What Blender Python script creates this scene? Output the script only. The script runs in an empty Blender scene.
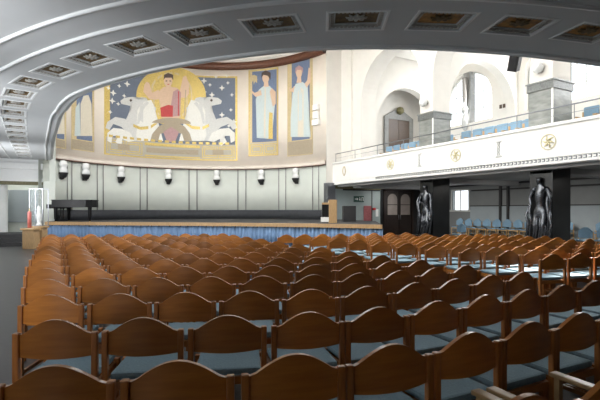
import bpy, bmesh, math, random
from mathutils import Vector, Matrix
random.seed(7)
sc = bpy.context.scene
C = sc.collection
PI = math.pi
# ------------------------------------------------------------------ camera, world, lights
EYE = 1.55; F = 430.0; HY = 210.0; A = math.radians(28.0)
CA, SA = math.cos(A), math.sin(A)
cam = bpy.data.cameras.new('camera'); co = bpy.data.objects.new('camera', cam); C.objects.link(co)
co.location = (0, 0, EYE); co.rotation_euler = (PI/2, 0, -A)
cam.sensor_width = 36; cam.lens = F/600*36; cam.shift_y = (HY-200)/600; cam.clip_start = .05; cam.clip_end = 200
sc.camera = co
w = bpy.data.worlds.new('sky'); sc.world = w; w.use_nodes = True
w.node_tree.nodes['Background'].inputs[0].default_value = (.88, .94, 1, 1)
w.node_tree.nodes['Background'].inputs[1].default_value = 2.2
sc.view_settings.view_transform = 'Standard'; sc.view_settings.look = 'None'; sc.view_settings.gamma = 1
sc.view_settings.exposure = 0.0; sc.view_settings.use_curve_mapping = False
def lamp(name, loc, aim, sx, sy, power, col=(1, 1, 1), typ='AREA', spread=PI):
    l = bpy.data.lights.new(name, typ); o = bpy.data.objects.new(name, l); C.objects.link(o)
    o.location = loc; d = Vector(aim)-Vector(loc); o.rotation_euler = d.to_track_quat('-Z', 'Y').to_euler()
    l.energy = power; l.color = col
    if typ == 'AREA':
        l.shape = 'RECTANGLE'; l.size = sx; l.size_y = sy; l.spread = spread
    return o
s = lamp('sun', (30, 10, 20), (30-1, 10-.16, 20-.70), 0, 0, 42, (1, .98, .94), 'SUN'); s.data.angle = math.radians(1.5)
lamp('overhead_fill', (5, 11.75, 11.1), (5, 11.75, 0), 9, 17, 1400, (1, .98, .95))  # added overhead fill in a made-up ceiling opening, out of view
for v in (17.3, 11.95, 6.65):
    lamp('window_daylight', (19.9, v, 7.9), (0, v, 5.5), 3.0, 2.4, 260, (.95, .98, 1))
for v, pw, aim, sp in ((-1.0, 30, (-1.4, 6, 1.0), 42), (4.5, 88, (-2.0, 6.9, 4.4), 88), (9.5, 58, (-1.2, 12, 3.6), 100), (14.5, 75, (0, 16, 2.6), 130), (19.5, 120, (-1.5, 23, 3.6), 150)):
    lamp('aisle_fill', (-3.45, v, 2.2), aim, 1.9, 1.9, pw, (.97, .98, 1), spread=math.radians(sp))  # added fill along the unseen left wall, aimed at chairs and soffit
lamp('alcove_fill', (-2.2, 26.0, 3.3), (-2.2, 26, 0), .5, .5, 6, (1, .97, .92))  # added fill to brighten the alcove, no fitting there
for v, pw in ((6.4, 90), (11.7, 90), (16.5, 90), (19.8, 60)):
    lamp('under_gallery_fill', (16.6, v, 2.95), (17, v, 0), .8, .8, pw, (1, .97, .92))  # added fill for the blue chairs and walls below the gallery

# ------------------------------------------------------------------ coordinate helpers (photo pixel -> place in the hall)
def hall(X, Z): return (X*CA+Z*SA, Z*CA-X*SA)
def at(px, Z): return hall((px-300)/F*Z, Z)
def zat(py, Z): return EYE+(HY-py)/F*Z
def depth(u, v): return u*SA+v*CA
# ------------------------------------------------------------------ materials
def mat(name, col, rough=.6, metal=0, noise=0, nscale=8, col2=None, stretch=(1, 1, 1), bump=0, coat=0, emit=0, rnd=0, alpha=1, trans=0, wave=False, spec=.5):
    m = bpy.data.materials.new(name); m.use_nodes = True
    nt = m.node_tree; b = nt.nodes['Principled BSDF']; N = nt.nodes.new; L = nt.links.new
    b.inputs['Roughness'].default_value = rough; b.inputs['Metallic'].default_value = metal
    b.inputs['Base Color'].default_value = (*col, 1); b.inputs['Coat Weight'].default_value = coat
    b.inputs['Coat Roughness'].default_value = .15; b.inputs['Specular IOR Level'].default_value = spec
    b.inputs['Transmission Weight'].default_value = trans; b.inputs['Alpha'].default_value = alpha
    if emit: b.inputs['Emission Color'].default_value = (*col, 1); b.inputs['Emission Strength'].default_value = emit
    if noise or col2 or bump:
        tc = N('ShaderNodeTexCoord'); mp = N('ShaderNodeMapping'); mp.inputs['Scale'].default_value = stretch
        L(tc.outputs['Object'], mp.inputs['Vector'])
        nz = N('ShaderNodeTexNoise'); nz.inputs['Scale'].default_value = nscale; nz.inputs['Detail'].default_value = 5
        L(mp.outputs[0], nz.inputs['Vector'])
        src = nz.outputs['Fac']
        if wave:
            wv = N('ShaderNodeTexWave'); wv.inputs['Scale'].default_value = nscale*.35; wv.inputs['Distortion'].default_value = 7
            wv.inputs['Detail'].default_value = 3; L(mp.outputs[0], wv.inputs['Vector']); src = wv.outputs['Fac']
        r = N('ShaderNodeValToRGB'); c2 = col2 or tuple(c*(1-noise) for c in col)
        r.color_ramp.elements[0].position = .3; r.color_ramp.elements[1].position = .7
        r.color_ramp.elements[0].color = (*c2, 1); r.color_ramp.elements[1].color = (*col, 1)
        L(src, r.inputs[0]); out = r.outputs[0]
        if rnd:
            oi = N('ShaderNodeObjectInfo'); hs = N('ShaderNodeHueSaturation'); mr = N('ShaderNodeMapRange')
            mr.inputs['To Min'].default_value = 1-rnd; mr.inputs['To Max'].default_value = 1+rnd
            L(oi.outputs['Random'], mr.inputs['Value']); L(mr.outputs[0], hs.inputs['Value']); L(out, hs.inputs['Color']); out = hs.outputs[0]
        L(out, b.inputs['Base Color'])
        if bump:
            bp = N('ShaderNodeBump'); bp.inputs['Strength'].default_value = bump; bp.inputs['Distance'].default_value = .02
            L(src, bp.inputs['Height']); L(bp.outputs[0], b.inputs['Normal'])
    return m
M = dict(
    plaster=mat('cream plaster', (.74, .71, .66), .8, noise=.06, nscale=2),
    white=mat('white paint', (.82, .81, .78), .6, noise=.04, nscale=3),
    soffit=mat('grey soffit paint', (.58, .60, .61), .55, noise=.05, nscale=1.5),
    bead=mat('white moulding paint', (.80, .82, .82), .4, noise=.03),
    undergrey=mat('grey ceiling paint', (.42, .42, .42), .7, noise=.05, nscale=2),
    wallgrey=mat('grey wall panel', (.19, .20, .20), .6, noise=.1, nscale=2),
    dado=mat('pale grey dado', (.30, .34, .36), .6, noise=.08, nscale=2),
    apse=mat('grey green panelling', (.58, .61, .56), .6, noise=.05, nscale=2),
    cream=mat('warm cream wall', (.80, .72, .63), .7, noise=.06, nscale=2),
    floor=mat('dark parquet', (.055, .055, .055), .38, noise=.35, nscale=6, stretch=(1, 5, 1)),
    stagefloor=mat('stage boards', (.028, .028, .03), .75, noise=.3, nscale=6, stretch=(1, 8, 1)),
    oak=mat('oak edge board', (.45, .29, .14), .45, noise=.3, nscale=6, stretch=(6, 6, 1)),
    darkband=mat('dark stage wall', (.04, .043, .05), .8, noise=.3, nscale=4),
    brown=mat('brown wood strip', (.14, .05, .025), .5, noise=.4, nscale=9),
    chairwood=mat('varnished beech', (.43, .16, .026), .36, col2=(.30, .10, .015), nscale=3, stretch=(1, 1, 9), coat=.55, rnd=.34),
    postwood=mat('varnished beech posts', (.44, .165, .035), .35, col2=(.30, .10, .02), nscale=7, stretch=(6, 6, 1), coat=.3, rnd=.15),
    lightwood=mat('light beech', (.52, .33, .15), .4, noise=.25, nscale=8, coat=.2),
    cushion=mat('blue grey upholstery', (.20, .31, .37), .85, noise=.2, nscale=60, bump=.2),
    bluecloth=mat('light blue upholstery', (.20, .33, .45), .85, noise=.15, nscale=40),
    curtain=mat('blue stage cloth', (.17, .28, .46), .8, noise=.25, nscale=4, stretch=(6, 6, .5)),
    black=mat('black lacquer', (.008, .008, .009), .4, coat=0, noise=.2, spec=.25),
    matblack=mat('matt black', (.015, .015, .016), .6, noise=.2),
    bronze=mat('blackened bronze', (.16, .17, .19), .24, metal=.8, noise=.5, nscale=7, bump=1.0),
    marbleblack=mat('black marble', (.012, .013, .014), .3, noise=.6, nscale=3),
    marblegrey=mat('grey veined marble', (.27, .28, .26), .3, col2=(.15, .16, .15), nscale=2.5, stretch=(1, 1, 3)),
    marbledark=mat('marble frieze', (.17, .18, .17), .4, noise=.5, nscale=18, bump=.4),
    gold=mat('gold mosaic', (.74, .55, .17), .4, metal=.35, noise=.45, nscale=26, bump=.2),
    palegold=mat('pale gold tesserae', (.66, .53, .30), .45, metal=.15, noise=.3, nscale=22),
    night=mat('slate blue tesserae', (.15, .18, .24), .6, noise=.25, nscale=24),
    blue=mat('blue tesserae', (.16, .21, .33), .6, noise=.35, nscale=24),
    taupe=mat('taupe tesserae', (.42, .35, .25), .6, noise=.3, nscale=24),
    horse=mat('white tesserae', (.78, .77, .72), .6, noise=.16, nscale=20),
    shade=mat('grey tesserae', (.64, .64, .62), .6, noise=.2, nscale=20),
    skin=mat('flesh tesserae', (.68, .48, .34), .6, noise=.14, nscale=20),
    red=mat('crimson tesserae', (.55, .06, .06), .6, noise=.3, nscale=20),
    pink=mat('pink grey tesserae', (.50, .30, .30), .6, noise=.3, nscale=20),
    aqua=mat('pale aqua tesserae', (.58, .66, .66), .6, noise=.25, nscale=16, stretch=(6, 6, 1)),
    ochre=mat('pale ochre tesserae', (.72, .66, .54), .6, noise=.25, nscale=16, stretch=(6, 6, 1)),
    stonemosaic=mat('grey buff tesserae', (.44, .41, .34), .6, noise=.2, nscale=24),
    emblem=mat('pale gilt relief', (.74, .66, .40), .5, noise=.1),
    hair=mat('dark hair tesserae', (.09, .06, .05), .6, noise=.3),
    cofferdark=mat('dark gilded coffer ground', (.20, .12, .035), .5, metal=.1, noise=.6, nscale=14),
    coffergold=mat('gold orange coffer ground', (.60, .30, .06), .5, metal=.1, noise=.7, nscale=10),
    rosette=mat('silvered plaster', (.50, .49, .45), .5, noise=.4, nscale=20),
    doorbrown=mat('brown door wood', (.10, .065, .045), .45, noise=.3, nscale=7, stretch=(6, 6, 1)),
    doordark=mat('very dark door wood', (.025, .015, .012), .3, noise=.4, nscale=7),
    doorglass=mat('milky door glass', (.35, .30, .27), .3, noise=.2, nscale=3),
    stone=mat('grey stone surround', (.28, .28, .27), .6, noise=.2, nscale=6),
    greenwall=mat('grey green wall', (.32, .38, .38), .6, noise=.08, nscale=2),
    olive=mat('olive gilt strip', (.20, .18, .08), .5, noise=.4, nscale=14),
    opal=mat('opal glass', (.74, .75, .74), .25, noise=.02),
    metal=mat('grey metal', (.22, .23, .25), .35, metal=.8, noise=.1),
    paleframe=mat('pale window frame', (.55, .55, .52), .5, noise=.05),
    signgreen=mat('dark green sign', (.01, .06, .045), .4, noise=.1),
    signwhite=mat('white sign', (.8, .82, .8), .4, noise=.02),
    rose=mat('rose poster', (.42, .13, .14), .5, noise=.4, nscale=20),
    redpaint=mat('red paint', (.6, .03, .03), .4, noise=.1),
    ledge=mat('grey blind cloth', (.30, .28, .26), .8, noise=.2, nscale=6, stretch=(6, 6, 1)),
    knot=mat('pale cloth', (.62, .62, .60), .8, noise=.2, nscale=8),
    glass=mat('clear glass', (.8, .9, .9), .03, alpha=.06),
    candle=mat('rose candle wax', (.55, .16, .14), .5, noise=.1),
)
# ------------------------------------------------------------------ mesh builder
class MB:
    def __init__(s): s.bm = bmesh.new(); s.mats = []
    def mi(s, m):
        if m is None: return 0
        if m not in s.mats: s.mats.append(m)
        return s.mats.index(m)
    def face(s, pts, m=None, smooth=False):
        vs = [s.bm.verts.new(p) for p in pts]; f = s.bm.faces.new(vs); f.material_index = s.mi(m); f.smooth = smooth; return f
    def box(s, x0, y0, z0, x1, y1, z1, m=None, bev=0, mtx=None):
        vs = [s.bm.verts.new((x, y, z)) for x in (x0, x1) for y in (y0, y1) for z in (z0, z1)]
        fs = [s.bm.faces.new([vs[i] for i in q]) for q in ((0, 1, 3, 2), (4, 6, 7, 5), (0, 4, 5, 1), (2, 3, 7, 6), (0, 2, 6, 4), (1, 5, 7, 3))]
        for f in fs: f.material_index = s.mi(m)
        if bev:
            es = list({e for f in fs for e in f.edges}); r = bmesh.ops.bevel(s.bm, geom=es, offset=bev, segments=2, affect='EDGES', profile=.6)
            vs = list({v for f in r['faces'] for v in f.verts} | {v for v in vs if v.is_valid})
        if mtx: bmesh.ops.transform(s.bm, matrix=mtx, verts=[v for v in vs if v.is_valid])
        return s
    def prism(s, poly, z0, z1, m=None):      # poly in xy
        n = len(poly); a = [s.bm.verts.new((*p, z0)) for p in poly]; b = [s.bm.verts.new((*p, z1)) for p in poly]
        fs = [s.bm.faces.new(b), s.bm.faces.new(a[::-1])]+[s.bm.faces.new((a[i], a[(i+1) % n], b[(i+1) % n], b[i])) for i in range(n)]
        for f in fs: f.material_index = s.mi(m)
        return s
    def tube(s, pts, r, seg=8, m=None, caps=True):
        pts = [Vector(p) for p in pts]; rs = r if isinstance(r, (list, tuple)) else [r]*len(pts); rings = []
        for i, p in enumerate(pts):
            d = (pts[min(i+1, len(pts)-1)]-pts[max(i-1, 0)]).normalized()
            x = d.cross(Vector((0, 0, 1)) if abs(d.z) < .9 else Vector((1, 0, 0))).normalized(); y = d.cross(x)
            rings.append([s.bm.verts.new(p+x*rs[i]*math.cos(2*PI*k/seg)+y*rs[i]*math.sin(2*PI*k/seg)) for k in range(seg)])
        for a, b in zip(rings, rings[1:]):
            for k in range(seg):
                f = s.bm.faces.new((a[k], a[(k+1) % seg], b[(k+1) % seg], b[k])); f.smooth = True; f.material_index = s.mi(m)
        if caps:
            for q in (rings[0][::-1], rings[-1]): f = s.bm.faces.new(q); f.material_index = s.mi(m)
        return s
    def lathe(s, prof, c=(0, 0, 0), seg=16, m=None, sy=1):
        rings = [[s.bm.verts.new((c[0]+r*math.cos(2*PI*k/seg), c[1]+r*sy*math.sin(2*PI*k/seg), c[2]+z)) for k in range(seg)] for r, z in prof]
        for a, b in zip(rings, rings[1:]):
            for k in range(seg):
                f = s.bm.faces.new((a[k], a[(k+1) % seg], b[(k+1) % seg], b[k])); f.smooth = True; f.material_index = s.mi(m)
        for q in (rings[0][::-1], rings[-1]): f = s.bm.faces.new(q); f.material_index = s.mi(m)
        return s
    def grid(s, rows, m=None, smooth=False, closed=False):   # rows: list of equal-length lists of points
        R = [[s.bm.verts.new(p) for p in row] for row in rows]
        for a, b in zip(R, R[1:]):
            n = len(a)
            for k in range(n if closed else n-1):
                f = s.bm.faces.new((a[k], a[(k+1) % n], b[(k+1) % n], b[k])); f.smooth = smooth; f.material_index = s.mi(m)
        return s
    def build(s, name, m=None, parent=None, loc=None, rz=0, normals=True):
        if normals: bmesh.ops.recalc_face_normals(s.bm, faces=s.bm.faces)
        me = bpy.data.meshes.new(name); s.bm.to_mesh(me); s.bm.free()
        for mm in (s.mats or [m]): me.materials.append(mm if mm is not None else m)
        o = bpy.data.objects.new(name, me); C.objects.link(o)
        if parent: o.parent = parent
        if loc is not None: o.location = loc
        o.rotation_euler.z = rz
        return o
def tag(o, label, cat, group=None):
    o['label'] = label; o['category'] = cat
    if group: o['group'] = group
    return o
def struct(o, label=None):
    o['kind'] = 'structure'
    if label: o['label'] = label
    return o
def thing(name, label, cat, loc=(0, 0, 0), rz=0, group=None):
    o = bpy.data.objects.new(name, None); C.objects.link(o); o.location = loc; o.rotation_euler = (0, 0, rz); o.empty_display_size = .1
    return tag(o, label, cat, group)
def dup(root, loc, rz, label, group=None, scale=None):
    r = root.copy(); C.objects.link(r); r.location = loc; r.rotation_euler = (0, 0, rz); r['label'] = label
    if group: r['group'] = group
    if scale: r.scale = scale
    for ch in list(root.children):
        c = ch.copy(); C.objects.link(c); c.parent = r
        for g in list(ch.children):
            d = g.copy(); C.objects.link(d); d.parent = c
    return r
ORD = 'zeroth first second third fourth fifth sixth seventh eighth ninth tenth eleventh twelfth thirteenth fourteenth fifteenth sixteenth seventeenth eighteenth nineteenth twentieth'.split()
def ordw(n): return ORD[n] if n <= 20 else 'twenty-'+ORD[n-20]
def catmull(P, n=12):
    P = [Vector(p) for p in P]; P = [2*P[0]-P[1]]+P+[2*P[-1]-P[-2]]; out = []
    for i in range(1, len(P)-2):
        for k in range(n):
            t = k/n; a, b, c, d = P[i-1:i+3]
            out.append(.5*((2*b)+(c-a)*t+(2*a-5*b+4*c-d)*t*t+(3*b-a-3*c+d)*t**3))
    out.append(P[-2]); return out

# ------------------------------------------------------------------ setting: floor and outer walls
UW, UL, VR, VE, ZT = 20.0, -3.6, -6.0, 21.0, 11.2
b = MB(); b.box(UL-.2, VR-.2, -.2, UW+.2, 28.5, 0); struct(b.build('floor', M['floor']), 'dark polished hall floor')
b = MB(); b.box(UL-.2, VR-.2, ZT, .5, 28.5, ZT+.2); b.box(9.5, VR-.2, ZT, UW+.6, 28.5, ZT+.2); b.box(.5, VR-.2, ZT, 9.5, 3.0, ZT+.2); b.box(.5, 20.5, ZT, 9.5, 28.5, ZT+.2)  # gap in the unseen ceiling is made up for the overhead fill
struct(b.build('ceiling', M['plaster']), 'upper hall ceiling')
b = MB(); b.box(UL-.2, VR-.2, 0, UW+.2, VR, ZT); struct(b.build('wall_rear', M['brown']))
# left wall with made-up, unseen openings that let in fill light
b = MB(); b.box(UL-.2, VR, 0, UL, 28.5, 1.2); b.box(UL-.2, VR, 3.2, UL, 28.5, ZT)
vs = [VR, -2, 0, 3.5, 5.5, 8.5, 10.5, 13.5, 15.5, 18.5, 20.5, 28.5]
for i in range(0, 12, 2): b.box(UL-.2, vs[i], 1.2, UL, vs[i+1], 3.2)
struct(b.build('wall_left', M['white']))
# right outer wall: arched gallery windows above, a small window below
WINS = [(17.3, 1.7, 7.75), (11.9, 1.8, 8.2), (6.6, 1.8, 8.2), (1.3, 1.7, 8.2)]; SILL = 6.5
def arch_strip(b, c, r, z0, zs, ztop, u0, u1, m, half):      # wall piece from c-half..c+half with an arched opening
    b.box(u0, c-half, z0, u1, c-r, ztop, m) if half > r else None
    if half > r: b.box(u0, c+r, z0, u1, c+half, ztop, m)
    n = 24; pts = [(c-r*math.cos(PI*k/n), zs+r*math.sin(PI*k/n)) for k in range(n+1)]
    for (a, za), (d, zd) in zip(pts, pts[1:]):
        b.face([(u0, a, za), (u0, d, zd), (u0, d, ztop), (u0, a, ztop)], m)
        b.face([(u1, a, za), (u1, d, zd), (u1, d, ztop), (u1, a, ztop)], m)
        b.face([(u0, a, za), (u0, d, zd), (u1, d, zd), (u1, a, za)], m, True)
    b.face([(u0, c-r, ztop), (u0, c+r, ztop), (u1, c+r, ztop), (u1, c-r, ztop)], m)
b = MB(); b.box(UW, VR, 3.0, UW+.5, 28, SILL); b.box(UW, 20, SILL, UW+.5, 28, ZT); b.box(UW, VR, SILL, UW+.5, -1.35, ZT)
b.box(UW, 19.9, SILL, UW+.5, 20, ZT)
wv = [19.95, 14.6, 9.25, 3.95, -1.35]
for i, (c, WR, SPR) in enumerate(WINS):
    b.box(UW, wv[i+1], SILL, UW+.5, c-WR, ZT, M['plaster']); b.box(UW, c+WR, SILL, UW+.5, wv[i], ZT, M['plaster']); arch_strip(b, c, WR, SILL, SPR, ZT, UW, UW+.5, M['plaster'], WR)
struct(b.build('wall_right', M['plaster']), 'cream outer wall of the gallery with arched windows')
LW0, LW1, LZ0, LZ1 = 17.15, 18.35, 1.55, 2.68
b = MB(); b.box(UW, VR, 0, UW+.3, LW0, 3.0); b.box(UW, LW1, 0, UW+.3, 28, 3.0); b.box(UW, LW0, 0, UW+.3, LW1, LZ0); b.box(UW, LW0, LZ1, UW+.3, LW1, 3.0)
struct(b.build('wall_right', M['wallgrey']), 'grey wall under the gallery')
b = MB(); b.box(UW-.03, VR, .15, UW-.001, 17.0, 1.75); struct(b.build('trim_1', M['dado']), 'pale dado under the gallery')
b = MB()
for v in (14.6, 15.05, 8.2, 11.9, 5.0): b.box(UW-.09, v-.06, .15, UW-.002, v+.06, 2.95)
b.box(UW-.07, VR, 2.6, UW-.003, 16.9, 2.68); b.box(UW-.10, VR, 2.9, UW-.002, 20.9, 2.98); b.box(UW-.05, VR, 1.75, UW-.003, 17.0, 1.8)
struct(b.build('trim_2', M['matblack']), 'dark mouldings on the grey wall')
b = MB()
b.box(UW-.02, LW0-.08, LZ0-.08, UW+.06, LW0, LZ1+.05); b.box(UW-.02, LW1, LZ0-.08, UW+.06, LW1+.08, LZ1+.05); b.box(UW-.06, LW0-.15, LZ0-.1, UW+.06, LW1+.15, LZ0); b.box(UW-.02, LW0-.08, LZ1, UW+.06, LW1+.08, LZ1+.08)
b.box(UW+.02, (LW0+LW1)/2-.03, LZ0, UW+.05, (LW0+LW1)/2+.03, LZ1)
o = struct(b.build('window_1', M['paleframe']), 'small bright window under the gallery')
for i, (c, WR, SPR) in enumerate(WINS[:3]):
    b = MB(); n = 20
    pts = [(UW+.3, c-(WR-.05)*math.cos(PI*k/n), SPR+(WR-.05)*math.sin(PI*k/n)) for k in range(n+1)]
    b.tube([(UW+.3, c-WR+.05, SILL)]+pts+[(UW+.3, c+WR-.05, SILL)], .06, 6)
    for dv in (-.95, .95):
        b.box(UW+.28, c+dv-.02, SILL, UW+.32, c+dv+.02, SPR+math.sqrt(max(.1, (WR-.05)**2-dv*dv)))
    for z in (7.3, 8.2, 9.1):
        if z > SPR+WR-.1: continue
        hw = WR-.05 if z <= SPR else math.sqrt(max(.05, (WR-.05)**2-(z-SPR)**2)); b.box(UW+.28, c-hw, z-.015, UW+.32, c+hw, z+.015)
    b.box(UW+.25, c-WR, SILL, UW+.4, c+WR, SILL+.08)
    w_ = struct(b.build('window_%d' % (i+2), M['paleframe']), 'tall arched window with glazing bars')
    g = MB(); g.box(UW+.05, c-.24, SILL, UW+.45, c+.24, SPR+WR-.02); g.build('mullion', M['stone'], w_)
# end wall beside the apse (right)
PU = [(14, 15)]
b = MB(); b.box(12.9, VE, 3.0, 14.2, VE+.3, ZT); b.box(13.9, 20.0, 4.2, 15.0, VE, ZT); b.box(14.2, VE, 3.0, UW+.5, VE+.3, ZT)
struct(b.build('wall_end', M['plaster']), 'cream end wall above the gallery')
b = MB(); b.box(12.9, VE, 0, 16.75, VE+.3, 3.0); struct(b.build('wall_end', M['greenwall']), 'grey green wall behind the stage wing')
b = MB(); b.box(16.75, VE-.05, 0, UW, VE+.3, 3.0); struct(b.build('wall_end', M['marbleblack']), 'dark wall around the double door')
b = MB(); b.box(12.9, VE-.04, 2.78, 16.75, VE-.001, 3.0); struct(b.build('trim_3', M['olive']), 'olive strip above the grey green wall')

# ------------------------------------------------------------------ apse
AC = (5.04, 19.67); AR = 7.97
def apx(px):      # angle on the apse wall seen at a pixel column
    dx, dy = hall((px-300)/F, 1.0); ox, oy = -AC[0], -AC[1]
    a = dx*dx+dy*dy; bb = 2*(ox*dx+oy*dy); c = ox*ox+oy*oy-AR*AR; t = (-bb+math.sqrt(bb*bb-4*a*c))/(2*a)
    return math.atan2(dy*t-AC[1], dx*t-AC[0]), t
def aw(px, py): th, Z = apx(px); return (-th*AR, zat(py, Z))      # (arc length, height)
def ap(s_, z, off=0): th = -s_/AR; r = AR-off; return (AC[0]+r*math.cos(th), AC[1]+r*math.sin(th), z)
S0, S1 = -math.radians(142)*AR, -math.radians(10)*AR
def band(b, z0, z1, off0, off1, m=None, s0=S0, s1=S1, n=64):
    ss = [s0+(s1-s0)*i/n for i in range(n+1)]
    b.grid([[ap(q, z0, off0) for q in ss], [ap(q, z0, off1) for q in ss], [ap(q, z1, off1) for q in ss], [ap(q, z1, off0) for q in ss], [ap(q, z0, off0) for q in ss]], m, True)
    return b
ZM = 4.15
struct(band(MB(), 1.0, ZM, -.25, 0).build('wall_apse', M['apse']), 'grey green panelled lower apse wall')
struct(band(MB(), ZM, ZT, -.25, 0).build('wall_apse', M['cream']), 'cream upper apse wall')
b = MB(); band(b, ZM-.02, ZM+.015, 0, .12, M['brown']); band(b, ZM+.015, ZM+.2, 0, .10, M['cream']); band(b, ZM+.2, ZM+.24, 0, .13, M['cream'])
struct(b.build('trim_4'), 'moulding running round the apse')
b = MB(); band(b, 10.55, 10.95, 0, .3, M['brown']); band(b, 10.95, ZT, 0, .7, M['plaster']); struct(b.build('trim_5'), 'brown wooden cornice of the apse')
struct(band(MB(), 1.0, 1.55, 0.02, .3).build('trim_6', M['darkband']), 'dark low wall behind the stage')
b = MB()
for p in (67, 71.5, 97, 103, 140, 147, 189, 197, 238, 246, 279, 286, 313, 319):
    s_ = aw(p, 200)[0]; band(b, 1.55, ZM-.02, 0, .03, M['matblack'] if 0 else M['stone'], s_-.035, s_+.035, 1)
struct(b.build('trim_7'), 'thin vertical strips between apse panels')
# apse end jambs
b = MB(); b.box(12.85, 20.8, 1.0, 13.35, 21.3, 3.1); struct(b.build('trim_8', M['metal']), 'edge post between apse and wing')

# ------------------------------------------------------------------ mural panels (flat mosaics that follow the curved wall)
def flat(polys, off, name, parent, slice_=.4):      # polys: list of (points in (s,z), material)
    b = MB()
    for poly, m in polys:
        bm = bmesh.new(); f = bm.faces.new([bm.verts.new((p[0], 0, p[1])) for p in poly])
        bmesh.ops.triangulate(bm, faces=[f])
        s0 = min(p[0] for p in poly); s1 = max(p[0] for p in poly); k0 = math.floor(s0/slice_)+1; k1 = math.ceil(s1/slice_)
        for i in range(k0, k1):
            bmesh.ops.bisect_plane(bm, geom=bm.verts[:]+bm.edges[:]+bm.faces[:], plane_co=(slice_*i, 0, 0), plane_no=(1, 0, 0))
        for f in bm.faces: b.face([ap(v.co.x, v.co.z, off) for v in f.verts], m)
        bm.free(); off += .0006
    bmesh.ops.remove_doubles(b.bm, verts=b.bm.verts, dist=.0001)
    for f in b.bm.faces:
        f.normal_update(); c = f.calc_center_median()
        if f.normal.dot(Vector((AC[0]-c.x, AC[1]-c.y, 0))) < 0: f.normal_flip()
    return b.build(name, None, parent, normals=False)
def P(*pp): return [aw(*q) for q in pp]
def rect(s0, z0, s1, z1): return [(s0, z0), (s1, z0), (s1, z1), (s0, z1)]
def ell(cx, cy, rx, ry, n=20, a0=0, a1=2*PI):
    return [aw(cx+rx*math.cos(a0+(a1-a0)*k/n), cy-ry*math.sin(a0+(a1-a0)*k/n)) for k in range(n)]
def ringp(s0, z0, s1, z1, t, m):
    return [(rect(s0, z0, s1, z0+t), m), (rect(s0, z1-t, s1, z1), m), (rect(s0, z0+t, s0+t, z1-t), m), (rect(s1-t, z0+t, s1, z1-t), m)]
def meander(s0, z0, s1, z1, m, t=.05):
    out = []; w_ = (z1-z0); n = max(1, int((s1-s0)/w_)); w_ = (s1-s0)/n
    for i in range(n):
        a = s0+i*w_+.04; c = s0+(i+1)*w_-.04
        for k in range(2):
            q = k*.13; out += ringp(a+q, z0+.05+q, c-q, z1-.05-q, t, m) if c-a-2*q > .15 and z1-z0-.1-2*q > .12 else []
    return out
def star(px, py, r):
    c = aw(px, py); return [(c[0]+(r if k % 2 == 0 else r*.4)*math.cos(PI*k/4), c[1]+(r if k % 2 == 0 else r*.4)*math.sin(PI*k/4)) for k in range(8)]
t = thing('mosaic_mural', 'large mosaic mural of a charioteer with white horses before a gold disc', 'mural', ap(aw(170, 150)[0], 4.9, 0))
o_ = t.location.copy()
def child(o): o.location = -o_; return o
sl, sr = aw(104, 150)[0], aw(237.5, 150)[0]; zb = 4.72; zt = 10.15
child(flat([(rect(sl, zb, sr, zt), M['gold']), (rect(sl+.14, zb+.1, sr-.14, zt-.1), M['night'])], .02, 'picture_ground', t))
zm = 5.75
pl = [(rect(sl+.1, zb+.08, sr-.1, zm), M['stonemosaic'])]
pl += meander(sl+.15, zb+.12, sl+2.3, zm-.08, M['gold']) + meander(sr-2.3, zb+.12, sr-.15, zm-.08, M['gold'])
pl += [(rect(sl+2.4, zb+.12, sr-2.4, zb+.2), M['gold']), (rect(sl+2.4, zm-.25, sr-2.4, zm-.08), M['gold']), (rect(sl+2.5, zb+.35, sr-2.5, zm-.38), M['taupe'])]
for q in (sl+1.15, sr-1.25): pl.append((rect(q-.35, zb+.36, q+.35, zm-.32), M['taupe']))
pl += [(rect(sl+.25+.42*k, zm, sl+.5+.42*k, zm+.14), M['gold']) for k in range(int((sr-sl-.4)/.42))]
child(flat(pl, .03, 'meander_border', t))
child(flat([(ell(171, 96, 35, 29, 36), M['gold']), (ell(171, 96, 22, 24, 30), M['palegold']), (ell(171, 96, 20, 22, 30), M['gold'])], .035, 'sun_disc', t))
st = [(113, 93), (119, 86), (124, 96), (112, 101), (118, 104), (108, 88), (204, 81), (210, 85), (216, 77), (222, 88), (228, 83), (232, 95), (212, 95), (218, 101), (231, 110), (222, 115), (227, 76), (205, 92), (234, 122), (229, 126), (110, 112), (127, 84)]
for i, (x, y) in enumerate(st): child(flat([(star(x, y, .13 if i % 3 else .2), M['horse'])], .03, 'star', t))
def mirror(pp, c=171): return [(2*c-x, y) for x, y in pp]
H1 = [(150, 141), (148, 128), (151, 116), (156, 108), (150, 104), (146, 98), (141, 97), (138, 100), (132, 97), (124, 98), (120, 101), (121, 104), (130, 106), (134, 108), (129, 112), (126, 119), (125, 127), (128, 136), (132, 141)]
H2 = [(163, 141), (160, 130), (153, 118), (154, 106), (151, 100), (146, 101), (141, 104), (136, 112), (133, 122), (134, 132), (138, 141)]
LG = [(134, 141), (130, 133), (122, 129), (113, 128), (107, 133), (107, 141), (111, 143), (112, 136), (118, 136), (115, 142), (121, 146), (122, 139), (128, 142)]
LG2 = [(133, 128), (125, 119), (115, 117), (107, 122), (105, 128), (109, 130), (113, 124), (121, 127), (128, 134)]
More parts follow.
